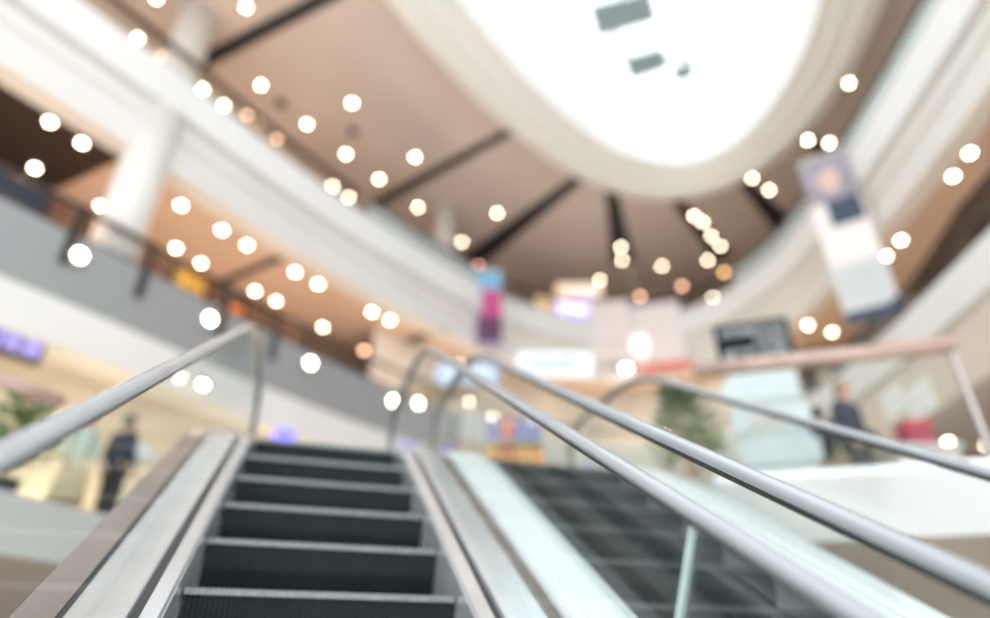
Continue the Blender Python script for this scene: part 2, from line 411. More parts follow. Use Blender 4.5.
def l2_rail(label, pts, z0, post_at):
    t = thing('balustrade', label, 'balustrade', (pts[0][0], pts[0][1], z0))
    P = [Vector((p[0],p[1],0)) for p in pts]
    for a, b in zip(P, P[1:]):
        n = max(1, round((b-a).length/1.3)); d = (b-a).normalized(); s = Vector((-d.y,d.x,0))
        for k in range(n):
            p, q = a.lerp(b, k/n)+d*.01, a.lerp(b, (k+1)/n)-d*.01
            bm = BM(); obox(bm, ((p+q)/2)+Vector((0,0,z0+.53)), d, s, (0,0,1), (q-p).length/2, .006, .52)
            link('glass_panel', shift(bm, t.location), M['glass'], t)
    bm = BM()
    for a, b in zip(P, P[1:]):
        d = (b-a).normalized(); s = Vector((-d.y,d.x,0))
        obox(bm, (a+b)/2+Vector((0,0,z0+1.10)), d, s, (0,0,1), (b-a).length/2+.03, .06, .065)
    bmesh.ops.bevel(bm, geom=list(bm.edges), offset=.018, segments=3, affect='EDGES')
    link('handrail', shift(bm, t.location), M['woodrail'], t, True)
    bm = BM()
    for a, b in zip(P, P[1:]):
        d = (b-a).normalized(); s = Vector((-d.y,d.x,0))
        obox(bm, (a+b)/2+Vector((0,0,z0+.035)), d, s, (0,0,1), (b-a).length/2, .03, .035)
    link('base_channel', shift(bm, t.location), M['steel'], t)
    for p in post_at:
        bm = BM(); box(bm, (p[0]-.02,p[1]-.02,z0), (p[0]+.02,p[1]+.02,z0+1.08), .004)
        link('post', shift(bm, t.location), M['bsteel'], t)
l2_rail('glass balustrade with brown wooden handrail right of the escalators', [(1.93,5.68),(4.06,5.13)], L2, [(4.04,5.14)])
l2_rail('glass balustrade with brown handrail on the left floor edge under the sign', [(-6.2,3.1),(-4.95,5.85),(-4.66,6.5)], L2, [])

# ------------------------------------------------------------ escalators
TAN = math.tan(math.radians(31)); S0, S1 = -5.44, 2.0
def zline(s): return TAN*min(max(s, S0), S1)
def path(s_a, s_b, n=90, soft=.45):
    """soft-cornered nose line -> list of (point (0,y,z), normal)"""
    def zz(s):
        k = 9; return sum(zline(s+soft*(i/k*2-1)) for i in range(k+1))/(k+1)
    out = []
    for i in range(n+1):
        s = s_a+(s_b-s_a)*i/n
        t = Vector((0, .02, zz(s+.01)-zz(s-.01))).normalized()
        out.append((Vector((0, s, zz(s))), Vector((0, -t.z, t.y))))
    return out
def psweep(bm, pth, prof, closed=True):
    rows = [[bm.verts.new(p+Vector((x,0,0))+n*h) for x, h in prof] for p, n in pth]
    m = len(prof)
    for a, b in zip(rows, rows[1:]):
        for k in range(m if closed else m-1): bm.faces.new((a[k], a[(k+1)%m], b[(k+1)%m], b[k]))
    if closed: bm.faces.new(list(reversed(rows[0]))); bm.faces.new(rows[-1])
    return bm
HR = .795
def make_escalator(label, loc, d, cl, cr, jl, jr, white_left=False, hs=.66):
    W = .495+d
    t = thing('escalator', label, 'escalator', loc, A17)
    # steps, each with its bright toothed edge
    NT = 56
    for k in range(-9, 6):
        y, z = .4*k, .4*TAN*k
        bm = BM(); xs = [-W+2*W*i/(2*NT) for i in range(2*NT+1)]
        def row(f): return [bm.verts.new(f(i, x)) for i, x in enumerate(xs)]
        g = lambda i: .004*(i % 2)
        r0 = row(lambda i,x: (x, .40, -.008)); r1 = row(lambda i,x: (x, .012, -.008-g(i)))
        r2 = row(lambda i,x: (x, .006+g(i), -.03)); r3 = row(lambda i,x: (x, .014+g(i), -.12)); r4 = row(lambda i,x: (x, .05+g(i), -.242))
        for a, b in ((r0,r1),(r1,r2),(r2,r3),(r3,r4)):
            for i in range(2*NT): bm.faces.new((a[i],a[i+1],b[i+1],b[i]))
        s = link('step', bm, M['riser'], t); s.location = (0,y,z)
        bm = BM()
        for i in range(NT):
            x0 = -W+2*W*i/NT; box(bm, (x0,-.004,-.024), (x0+2*W/NT*.62,.03,0.0))
        box(bm, (-W,.002,-.022), (W,.03,-.004))
        link('step_edge', bm, M['track' if white_left else 'nosing'], s)
    lo, hi = -6.6, 3.3
    P = path(lo, hi)
    for sx in (-1, 1):
        X = lambda pr: [(sx*(x+d), h) for x, h in pr]; HX = .625+d; ext = cr if sx > 0 else cl
        link('skirt', psweep(BM(), P, X([(.503,-.26),(.503,.055),(.515,.06),(.515,-.26)])), M['steel'], t)
        pale = white_left
        link('inner_deck', psweep(BM(), P, X([(.505,.058),(.512,.072),(.556,.090),(.558,.08),(.558,.03),(.52,.03)])), M['satin' if pale else 'steel'], t)
        link('shadow_gap', psweep(BM(), P, X([(.559,.03),(.559,.072),(.586,.080),(.586,.03)])), M['satin' if pale else 'track'], t)
        link('outer_deck', psweep(BM(), P, X([(.587,.03),(.587,.100),(.592,.104),(.743,.104),(.748,.098),(.748,.03)])), M['satin' if pale else 'steel'], t)
        if sx < 0 and not pale:
            link('side_gap', psweep(BM(), P, X([(.749,.02),(.749,.085),(.772,.085),(.772,.02)])), M['track'], t)
            b0 = .773
        else:
            link('outer_trim', psweep(BM(), P, X([(.749,.02),(.749,.098),(.795,.09),(.795,.02)])), M['satin' if pale else 'bsteel'], t)
            b0 = .796
        link('cladding', psweep(BM(), P, X([(b0,.0),(b0,.088),(ext-.01,.08),(ext,.06),(ext,-.85),(ext-.015,-.85),(ext-.015,0)])), M['bsteel' if not pale else 'satin'], t)
        # handrail: incline, level run, newel turn, short return underneath
        Q = path(-6.3, 3.0, 140, .2)
        pts = [(p+n*HR, n) for p, n in Q]
        lastp, ln = pts[-1]; R = .30
        arc = []
        for i in range(1, 13):
            a = math.pi*i/12
            arc.append((lastp+Vector((0, R*math.sin(a), -R+R*math.cos(a))), Vector((0, math.sin(a), math.cos(a)))))
        pts = pts+arc
        fp, fn = pts[0]; arc0 = []
        for i in range(12, 0, -1):
            a = math.pi*i/12
            arc0.append((fp+Vector((0, -R*math.sin(a), -R+R*math.cos(a))), Vector((0, -math.sin(a), math.cos(a)))))
        pts = arc0+pts
        pr = [(-.040,-.012),(-.044,.004),(-.034,.020),(-.012,.027),(.012,.027),(.034,.020),(.044,.004),(.040,-.012)]
        link('handrail', psweep(BM(), pts, [(sx*HX+x*hs, h*hs) for x, h in pr]), M['rubber'], t, True)
        link('handrail_guide', psweep(BM(), pts, [(sx*HX+x*hs, h*hs) for x, h in [(-.026,-.034),(-.026,-.011),(.026,-.011),(.026,-.034)]]), M['track'], t)
        # glass panels with joints square to the incline
        joints = [-6.1,-3.75,jr,2.95] if sx > 0 else [-6.1,-3.6,jl,2.95]
        for a, b in zip(joints, joints[1:]):
            seg = path(a+.003, b-.003, 40)
            if b == joints[-1]:
                # rounded newel end
                bm = BM(); psweep(bm, seg, [(sx*(HX-.006),.10),(sx*(HX-.006),HR-.03),(sx*(HX+.006),HR-.03),(sx*(HX+.006),.10)])
                p, n = seg[-1]; cy, cz = p.y, p.z+HR-.30
                ring = [bm.verts.new((sx*HX, cy+.28*math.sin(math.pi*i/14), cz+.28*math.cos(math.pi*i/14))) for i in range(15)]
                bm.faces.new([bm.verts.new((sx*HX, cy, cz-.28)), bm.verts.new((sx*HX,cy,cz+.28))]+ring[1:-1])
            else:
                bm = psweep(BM(), seg, [(sx*(HX-.006),.10),(sx*(HX-.006),HR-.03),(sx*(HX+.006),HR-.03),(sx*(HX+.006),.10)])
            link('glass_panel', bm, M['glass'], t)
        for j in joints[1:-1]:
            link('glass_joint', psweep(BM(), path(j-.003, j+.003, 2), [(sx*(HX-.007),.10),(sx*(HX-.007),HR-.03),(sx*(HX+.007),HR-.03),(sx*(HX+.007),.10)]), M['edge'], t)['label'] = 'glass edge with added faint glow'
    bm = BM(); psweep(bm, path(lo, hi), [(-(cl+d),-.8),(-(cl+d),-.7),(cr+d,-.7),(cr+d,-.8)])
    link('underside', bm, M['satin'], t)
    zt = TAN*S1
    bm = BM(); box(bm, (-W,2.40,zt-.03), (W,2.58,zt+.004))
    for i in range(40): box(bm, (-W+W/20*i,2.33,zt-.008), (-W+.01+W/20*i,2.41,zt+.004))
    link('comb_plate', bm, M['nosing'], t)
    bm = BM(); box(bm, (-W,2.59,zt-.04), (W,3.6,zt+.002)); link('landing_plate', bm, M['plate'], t)
    return t
escA = make_escalator('escalator straight ahead with black steps rising from the bottom edge', O, 0, .90, .835, -1.13, -1.12)
escB = make_escalator('second, wider escalator alongside on the right, seen through the clear glass', O+rr_*1.755, .10, .818, .89, -1.9, -1.6, True, .85)

# ------------------------------------------------------------ ceiling lamps
def make_lamp(name, m, r):
    t = thing(name, '', 'light')
    link('lamp_ring', lathe(BM(), [(r*.95,-.004),(r*1.22,-.012),(r*1.3,0),(r*1.3,.02),(r*.95,.02)], 24), M['ring'], t)
    link('lamp_lens', lathe(BM(), [(.0001,-.03),(r*.45,-.028),(r*.8,-.018),(r*.94,.0),(r*.94,.012)], 20), m, t, True)
    return t
ORD = ['leftmost','second from left','third from left','fourth from left','fifth from left','sixth from left','seventh from left','eighth from left','ninth from left','tenth from left','eleventh from left','twelfth from left']
def lamps(zone, pts, z, group, m='lamp', r=.072, kind='round recessed downlight', cnt=None):
    proto = None
    pts = sorted(pts)
    for k, (px, py) in enumerate(pts):
        if proto is None: o = proto = make_lamp('ceiling_downlight', M[m], r)
        else: o = copy_tree(proto)
        o.location = on_z(px, py, z-.02)
        o['label'] = '%s downlight %s' % (ORD[k], zone)
        o['group'] = group
lamps('in top ceiling seen through the upper left railing', [(138,38),(203,89),(224,105)], H4, 'top ceiling downlights over the upper left railing')
lamps('in the top ceiling, upper left panels', [(156,-2),(246,7),(261,85),(307,124)], H4, 'top ceiling downlights at upper left')
lamps('in the top ceiling, middle left panel', [(352,103),(346,154),(379,179),(415,157),(333,186),(349,197)], H4, 'top ceiling downlights in the middle left panel')
lamps('in the top ceiling by the slim column', [(418,207),(497,213),(462,242)], H4, 'top ceiling downlights left of the third slot')
lamps('in the far top ceiling below the skylight', [(621,247),(622,260),(600,280),(662,266)], H4, 'top ceiling downlights at the far end', r=.075)
lamps('in the chain on the far right ceiling', [(694,216),(703,222),(711,236),(720,246),(708,260),(712,281),(713,297)], H4, 'chain of downlights on the far right top ceiling', r=.075)
lamps('in the top ceiling right of the skylight', [(849,83),(808,140),(829,143),(752,178),(769,190)], H4, 'top ceiling downlights right of the skylight')
lamps('in the dark timber ceiling at far left', [(50,122),(82,143),(35,168)], H3-.05, 'downlights in the timber ceiling')
lamps('in left gallery ceiling around the thick column', [(101,206),(181,205),(222,230),(247,245),(176,248),(201,263)], H3, 'left gallery downlights around the column')
lamps('in left gallery ceiling beyond the dark slot', [(295,272),(318,284),(255,291),(276,301),(323,327),(372,312),(390,320)], H3, 'left gallery downlights beyond the slot')
lamps('in the right gallery ceiling, nearer group', [(970,153),(953,176),(901,240),(886,256)], H3, 'right gallery downlights')
lamps('in the far right gallery ceiling above the handrail', [(808,325),(832,332)], H3, 'far right gallery downlights', r=.075)
lamps('in the low ceiling at the right edge', [(948,441),(986,445)], H2, 'right edge second floor downlights', r=.08)
lamps('of the dim rosy ones behind upper left railing', [(162,57),(247,115),(262,122),(277,139)], H4, 'dim downlights behind the upper left railing', 'lampd', .085)
# spots on the grey cladding
def spots(pts, label):
    proto = None
    for k, (px, py, lab) in enumerate(pts):
        d = ray(px, py)
        left = resample(left3, 500); best = min(range(499), key=lambda i: abs(left[i].x*d.y-left[i].y*d.x)+(0 if left[i].y > 0 else 99))
        p = off(left, -.02)[best]; tt = p.y/d.y; z = d.z*tt
        nrm = normals(left)[best]
        if proto is None:
            o = proto = thing('wall_spotlight', lab, 'light')
            link('housing', lathe(BM(), [(.085,-.05),(.11,-.045),(.11,.05),(.06,.06)], 20), M['ring'], o)
            link('lamp_lens', lathe(BM(), [(.0001,-.075),(.045,-.072),(.085,-.052),(.085,-.045)], 20), M['lamp'], o, True)
        else: o = copy_tree(proto)
        o.location = (p.x-nrm.x*.03, p.y-nrm.y*.03, z)
        o.rotation_euler = (math.radians(90), 0, math.atan2(nrm.y, nrm.x)-math.radians(90)+math.pi)
        o.rotation_euler = Vector((0,0,-1)).rotation_difference(-nrm).to_euler()
        o['label'] = lab; o['group'] = 'spotlights on the grey slatted parapet'
spots([(78,257,'round spotlight on the grey slats, left of the thick column'), (206,320,'round spotlight on the grey slats just left of the handrail top'),
       (307,364,'round spotlight on the grey slats above the escalator steps'), (390,402,'round spotlight on the grey slats, far end, left of its neighbour'), (416,404,'round spotlight on the grey slats, farthest along, behind the newels')], '')

# dim coloured pendants behind railings
def pendant(px, py, y, z_top, m, lab, r=.10, kind='pendant_lamp'):
    p = on_y(px, py, y)
    t = thing(kind, lab, 'lamp', p)
    link('lamp_shade', lathe(BM(), [(.02,r*1.3),(r*.7,r*.9),(r,0),(r*.96,0),(r*.66,r*.8)], 20), M['bronze'], t)
    link('lamp_globe', lathe(BM(), [(.0001,-r*.75),(r*.45,-r*.62),(r*.72,-r*.15),(r*.62,r*.35),(.0001,r*.6)], 20), M[m], t, True)
    link('cord', lathe(BM(), [(.006,r*1.2),(.006,z_top-p.z)], 6), M['bronze'], t)
pendant(348,340,17.4,H3,'lampr','rose red pendant lamp behind the left gallery rail', .12)
pendant(329,343,17.8,H3,'lampo','amber pendant lamp left of the rose red one', .13)
pendant(364,350,17.2,H3,'lampd','dim orange pendant lamp right of the rose red one', .12)
pendant(930,258,13.2,H3,'lampd','dim pendant lamp in the dark right gallery, highest of three', .09)
pendant(905,287,14.6,H3,'lampd','dim pendant lamp in dark right gallery, lower left of three', .09)
pendant(918,286,14.4,H3,'lampd','dim pendant lamp in dark right gallery, lower right of three', .09)
pendant(478,266,19.5,H4,'lampr','rose pendant lamp just above the blue and magenta banner', .13)
pendant(724,272,21.5,H4,'lampo','dim amber pendant lamp beside the chain of far downlights', .13)
pendant(682,286,22.0,H4,'lampd','dim pendant lamp on the top floor above the pinkish posters', .13)
pendant(607,303,20.6,H4,'lampo','amber pendant lamp right of the violet screen', .13)
pendant(640,296,21.5,H4,'lampd','dim pendant lamp between the two pinkish posters, top floor', .13)
pendant(214,307,13.6,H3,'lampd','dim copper pendant lamp above the left handrail end', .10)
pendant(203,384,10.2,H2,'lamp','bright white pendant lamp under the left gallery above the handrail', .085)

def wall_at(px, py, cv):
    d = ray(px, py); i = min(range(len(cv)), key=lambda i: abs(cv[i].x*d.y-cv[i].y*d.x)); p = cv[i]
    return Vector((p.x, p.y, d.z/d.y*p.y)), -normals(cv)[i]
def wall_board(px, py, hw, hh, m, trim, kind, lab, cat):
    p, nn = wall_at(px, py, resample(off(C4, 2.82)[:38], 400)); w = nn.normalized(); u = Vector((0,0,1)).cross(w).normalized(); v = Vector((0,0,1))
    t = thing(kind, lab, cat, p-v*hh)
    bm = BM(); obox(bm, p, u, v, w, hw, hh, .04); link('board', shift(bm, t.location), m, t)
    bm = BM(); obox(bm, p+v*hh, u, v, w, hw+.03, .03, .06); obox(bm, p-v*hh, u, v, w, hw+.03, .03, .06); obox(bm, p+u*hw, u, v, w, .03, hh, .06); obox(bm, p-u*hw, u, v, w, .03, hh, .06)
    link('surround', shift(bm, t.location), trim, t)
wall_board(8, 188, .75, .55, M['navy'], M['bronze'], 'wall_screen', 'dark navy screen on the wall behind the railing at far left', 'screen')
wall_board(190, 284, .45, .3, M['yellow'], M['bronze'], 'shop_sign', 'golden yellow sign on brown wall right of the thick column', 'shop sign')
wall_board(232, 312, .3, .25, M['orange'], M['bronze'], 'shop_sign', 'small orange sign on brown wall behind the left gallery rail', 'shop sign')

pendant(459,364,17.25,H3,'lamp','bright pendant lamp right of the pale blue sign, third floor', .085)
pendant(469,401,17.45,H3,'lamp','bright pendant lamp just under the pale blue sign', .085)
p = on_y(626,368,19.25); t = thing('fascia_spotlight', 'bright spotlight on the far fascia below the pinkish posters', 'light', p)
link('lamp_lens', lathe(BM(), [(.0001,-.07),(.06,-.06),(.10,0),(.10,.02)], 20), M['lamp'], t, True)
link('housing', lathe(BM(), [(.10,.021),(.13,.03),(.13,.16),(.08,.2)], 20), M['ring'], t)
link('bracket', box(BM(), (-.03,.10,.08), (.03,.50,.14)), M['ring'], t)
# ceiling detectors
def detector(px, py, lab):
    p = on_z(px, py, H4); t = thing('smoke_detector', lab, 'smoke detector', p, 0, 'ceiling detectors')
    link('base', lathe(BM(), [(.16,0),(.16,-.03),(.13,-.045)], 20), M['bronze'], t)
    link('sensor_head', lathe(BM(), [(.10,-.04),(.10,-.08),(.05,-.10),(.0001,-.10)], 20), M['track'], t)
detector(281,103,'small dark ceiling detector, higher of two on the beige panel')
detector(353,131,'small dark ceiling detector, lower of two on the beige panel')

# ------------------------------------------------------------ banners, posters and signs
def frame_for(nrm):
    w = Vector(nrm).normalized(); u = Vector((0,0,1)).cross(w).normalized(); return u, Vector((0,0,1)), w
rnd = random.Random(3)
# right banner, hung from the top fascia
cpt = Vector((7.80,11.55,0)); u, v, w = frame_for((-.58,-.81,0))
zt, zb = 10.85, 6.45
t = thing('hanging_banner', 'tall banner with dark portrait above white text panel hanging at right', 'banner', (cpt.x,cpt.y,zb))
def panel(name, z0, z1, m, x0=-.52, x1=.52, d=.012, push=0):
    bm = BM(); obox(bm, Vector((cpt.x,cpt.y,(z0+z1)/2))+u*(x0+x1)/2+w*push, u, v, w, (x1-x0)/2, (z1-z0)/2, d)
    return link(name, shift(bm, t.location), m, t)
panel('cloth', zb, zt, M['pinkp'])
panel('bottom_strip', zb-.02, zb+.26, M['navy'], push=.016)
panel('text_panel', zb+.26, zb+1.42, M['paper'], push=.016)
panel('dark_garment', 8.85, 9.55, M['navy'], -.22, .48, .008, .016)
panel('backdrop', 9.55, zt, mat('mauve_print', (.30,.27,.32), .5, var=.25, scale=3), push=.016)
bm = BM(); lathe(bm, [(.0001,-.36),(.17,-.26),(.24,0),(.2,.25),(.0001,.36)], 20); bmesh.ops.scale(bm, vec=(1,.08,1), verts=bm.verts)
bmesh.ops.rotate(bm, verts=bm.verts, cent=(0,0,0), matrix=Matrix.Rotation(math.atan2(u.y,u.x), 3, 'Z')); bmesh.ops.translate(bm, verts=bm.verts, vec=Vector((cpt.x,cpt.y,10.1))+w*.03)
link('portrait_face', shift(bm, t.location), mat('portrait_skin_print', (.66,.46,.40), .5), t, True)
for i in range(4):
    bm = BM(); glyphs(bm, Vector((cpt.x,cpt.y,zb+1.15-.2*i))-u*.40+w*.03, u, v, .8, .07, 14, .004, rnd); link('text_row', shift(bm, t.location), M['grey_p'], t)
bm = BM(); tube(bm, [Vector((cpt.x,cpt.y,zt+.02))-u*.54, Vector((cpt.x,cpt.y,zt+.02))+u*.54], .025, 8); link('top_pole', shift(bm, t.location), M['steel'], t)
bm = BM(); tube(bm, [Vector((cpt.x,cpt.y,zt+.02)), Vector((8.35,12.3,10.85))], .015, 6); link('hanger', shift(bm, t.location), M['steel'], t)
# centre banner, on the top fascia
k = min(range(110), key=lambda i: abs(C4[i].x/C4[i].y-(484-495)/F/.86))
cpt = C4[k]-normals(C4)[k]*.30; u, v, w = frame_for((.05,-1,0)); zb, zt = 8.6, 11.3
t = thing('hanging_banner', 'narrow banner of blue, magenta and plum hanging on far left fascia', 'banner', (cpt.x,cpt.y,zb))
panel('cloth', zb, zt, mat('banner_ground', (.42,.38,.5), .5, var=.1), -.40, .40)
panel('blue_block', 10.6, 11.25, M['skyblue'], -.40, .40, .008, .016)
panel('magenta_block', 9.65, 10.6, M['magenta'], -.20, .40, .008, .016)
panel('plum_block', 8.75, 9.65, M['plum'], -.34, .40, .008, .016)
bm = BM(); tube(bm, [Vector((cpt.x,cpt.y,zt))-u*.44, Vector((cpt.x,cpt.y,zt))+u*.44], .025, 8); link('top_pole', shift(bm, t.location), M['steel'], t)
# pinkish posters on the far fascia
def poster(px0, px1, py0, py1, lab, redstrip):
    global cpt, u, v, w, t
    pc = (px0+px1)/2
    k = min(range(40,90), key=lambda i: abs(C4[i].x/C4[i].y-ray(pc,330).x/ray(pc,330).y))
    cpt = C4[k]-normals(C4)[k]*.28; u, v, w = frame_for(-Vector((cpt.x,cpt.y,0)))
    r0, r1 = ray(pc,py0), ray(pc,py1); zt, zb = r0.z/r0.y*cpt.y, r1.z/r1.y*cpt.y
    hw = (px1-px0)/2*(cpt.y/ray(pc,330).y)/F
    t = thing('hanging_poster', lab, 'poster', (cpt.x,cpt.y,zb))
    panel('sheet', zb, zt, M['pinkp'], -hw, hw)
    if redstrip: panel('red_strip', zb-.12, zb+.22, M['red'], -hw, hw*1.15, .014, .004)
    else:
        for i in range(2):
          bm = BM(); glyphs(bm, Vector((cpt.x,cpt.y,zb+.75-.2*i))-u*hw*.5+w*.016, u, v, hw, .1, 7, .004, rnd)
          link('text_row', shift(bm, t.location), mat('pale_rose_print', (.75,.52,.48), .5), t)
    bm = BM(); tube(bm, [Vector((cpt.x,cpt.y,zt))-u*hw, Vector((cpt.x,cpt.y,zt))+u*hw], .02, 8); link('top_pole', shift(bm, t.location), M['steel'], t)
poster(590,631,302,362,'pinkish white poster with faint rose text, left of two on far fascia', False)
poster(640,688,304,368,'pinkish white poster with coral red bottom strip on far fascia', True)
# round white lamp between the posters
p = on_y(640,347,16.9); t = thing('globe_lamp', 'white oval globe lamp hanging between the two pinkish posters', 'lamp', p)
link('globe', lathe(BM(), [(.0001,-.42),(.16,-.36),(.27,-.1),(.27,.1),(.16,.36),(.0001,.42)], 24), mat('globe_white', (.9,.9,.9), .4, emit=(1,.98,.96), estr=.55, var=0), t, True)
link('cord', lathe(BM(), [(.008,.4),(.008,13.7-p.z)], 6), M['steel'], t)

# board with black header on the second floor
bx, by = 3.12, 6.95; cpt = Vector((bx,by,0)); u, v, w = frame_for((-.32,-1,0))
t = thing('display_board', 'tall white display board with black header of text behind wooden handrail', 'display board', (bx,by,L2))
panel('board', L2+.06, 3.70, M['paper'], -.37, .37, .02)
panel('black_header', 3.16, 3.82, M['blackm'], -.43, .43, .02, .012)
for i in range(4):
    hh = .095; z = 3.68-.145*i; bm = BM()
    glyphs(bm, Vector((bx,by,z-.03))-u*(.36 if i != 1 else -.02)+w*.036, u, v, .72 if i != 1 else .36, hh, 13 if i != 1 else 7, .004, rnd)
    link('text_row', shift(bm, t.location), M['paper'], t)
for z0 in (2.92, 2.56, 2.18):
    bm = BM(); obox(bm, Vector((bx,by,z0))+w*.04+u*rnd.uniform(-.05,.05), u, v, w, .42, .13, .02)
    link('white_sheet', shift(bm, t.location), mat('bluish_sheet', (.56,.61,.62), .5), t)
bm = BM(); glyphs(bm, Vector((bx,by,2.5))-u*.25+w*.065, u, v, .45, .06, 8, .004, rnd); link('red_text', shift(bm, t.location), M['red'], t)
bm = BM(); obox(bm, (bx,by,L2+.03), u, v, w, .40, .03, .22); link('foot', shift(bm, t.location), M['blackm'], t)

def near_left(px, py, push):
    d = ray(px, py); cv = off(sh2, push)
    i = min(range(len(cv)), key=lambda i: abs(cv[i].x*d.y-cv[i].y*d.x)); p = cv[i]
    return Vector((p.x, p.y, d.z/d.y*p.y)), -normals(sh2)[i]
# left shop sign
p, nn = near_left(4,341,-.82); cpt = p; u, v, w = frame_for(nn)
t = thing('shop_sign', 'dark brown shop sign with glowing lilac letters on the left wall', 'shop sign', (p.x,p.y,p.z-.3))
bm = BM(); obox(bm, p, u, v, w, .52, .21, .05); bmesh.ops.bevel(bm, geom=list(bm.edges), offset=.02, segments=2, affect='EDGES'); link('board', shift(bm, t.location), M['signb'], t)
bm = BM(); glyphs(bm, p-u*.45-v*.11+w*.07, u, v, .90, .21, 9, .02, rnd); link('letters', shift(bm, t.location), M['lilac'], t)['label'] = 'glowing lilac letters'
# far shop signs on the third floor
def shop_sign(px0, px1, py0, py1, y, board, letters, lab, rows=1, n=9):
    a, b = on_y(px0,(py0+py1)/2,y), on_y(px1,(py0+py1)/2,y); z1, z0 = on_y((px0+px1)/2,py0,y).z, on_y((px0+px1)/2,py1,y).z
    c = Vector(((a.x+b.x)/2, y, (z0+z1)/2)); hw = (b.x-a.x)/2; hh = (z1-z0)/2
    t = thing('shop_sign', lab, 'shop sign', (c.x,c.y,z0))
    bm = BM(); obox(bm, c, (1,0,0), (0,0,1), (0,-1,0), hw, hh, .06); bmesh.ops.bevel(bm, geom=list(bm.edges), offset=.025, segments=2, affect='EDGES')
    link('board', shift(bm, t.location), board, t)
    bm = BM()
    for i in range(rows): glyphs(bm, c+Vector((-hw*.85,-.08,-hh*.6+hh*1.2*i/rows)), (1,0,0), (0,0,1), hw*1.7, hh*1.1/rows, n, .02, rnd)
    link('letters', shift(bm, t.location), letters, t)
    for sx in (-.7,.7):
        bm = BM(); tube(bm, [c+Vector((sx*hw,.05,hh*.4)), c+Vector((sx*hw,.75,hh*.4+.1))], .02, 8); link('bracket', shift(bm, t.location), M['bronze'], t)
wlit = mat('white_lit_sign', (.85,.87,.92), .4, emit=(.92,.94,1), estr=.45, var=0)
blit = mat('blue_lit_sign', (.45,.60,.85), .4, emit=(.5,.65,1), estr=.25, var=0)
shop_sign(436,498,364,384,16.3,blit,wlit,'pale blue lit shop sign on the far third floor, left of centre',1,8)
shop_sign(518,592,353,376,17.8,wlit,M['ltblue'],'white lit shop sign with blue letters at the far centre',2,12)
shop_sign(556,602,284,297,20.9,M['warmbox'],wlit,'cream lightbox sign on the top floor above the violet screen',1,6)
shop_sign(556,592,298,318,20.7,M['screen'],M['screenw'],'violet screen with white letters on the far top floor',2,6)
shop_sign(402,480,388,400,16.4,mat('olive_sign', (.55,.45,.28), .5),M['tan'],'olive gold sign band under the pale blue shop sign',1,10)
shop_sign(536,556,296,309,20.8,M['warmbox'],M['yellow'],'small glowing amber sign left of the violet screen',1,3)
# blue light under left gallery
p = on_y(284,437,11.5); t = thing('blue_lamp', 'glowing blue lamp just above the top escalator step', 'lamp', p)
link('lamp_body', lathe(BM(), [(.0001,-.11),(.16,-.10),(.2,0),(.16,.10),(.0001,.11)], 20), M['blueglow'], t, True)
link('lamp_stand', lathe(BM(), [(.02,-.1),(.02,L2-p.z+.02),(.15,L2-p.z+.02),(.15,L2-p.z)], 12), M['bronze'], t)

# ------------------------------------------------------------ second floor objects
# toy display
p = on_y(514,446,8.6); bx, by = p.x, p.y
t = thing('display_stand', 'white display stand carrying bright toy boxes beyond the escalators', 'display stand', (bx,by,L2))
bm = BM(); box(bm, (bx-.42,by-.2,L2), (bx+.42,by+.2,L2+.12), .02); link('base', shift(bm, t.location), M['paper'], t)
bm = BM(); box(bm, (bx-.40,by+.15,L2+.12), (bx+.40,by+.19,L2+1.75), .01); link('back_panel', shift(bm, t.location), M['paper'], t)
for zz in (.55, .95, 1.35):
    bm = BM(); box(bm, (bx-.40,by-.18,L2+zz-.03), (bx+.40,by+.15,L2+zz), .006); link('shelf', shift(bm, t.location), M['paper'], t)
cols = [('blue','blue'),('yellow','yellow'),('redbox','red'),('orange','orange'),('ltblue','pale blue')]
arr = [(0,.95,['yellow','redbox','yellow','orange']), (1,1.35,['blue','redbox','blue','blue']), (2,.55,['orange','yellow','redbox','blue'])]
cn = dict(blue='royal blue', yellow='yellow', redbox='red', orange='orange', ltblue='pale blue')
pl = ['far left','left of middle','right of middle','far right']
sh = {.95:'middle',1.35:'top',.55:'bottom'}
for _, zz, cs in arr:
    for i, cc in enumerate(cs):
        x = bx-.30+.2*i; hgt = rnd.uniform(.26,.34)
        tt = thing('toy_box', '%s toy box at %s on the %s shelf of the display stand' % (cn[cc], pl[i], sh[zz]), 'toy box', (x,by-.03,L2+zz), 0, 'toy boxes on the display stand')
        bm = BM(); box(bm, (-.085,-.09,0), (.085,.09,hgt), .008); link('carton', bm, M[cc], tt)
        bm = BM(); box(bm, (-.035,-.094,hgt*.45), (.035,-.088,hgt*.7)); link('front_print', bm, M['yellow' if cc != 'yellow' else 'redbox'], tt)
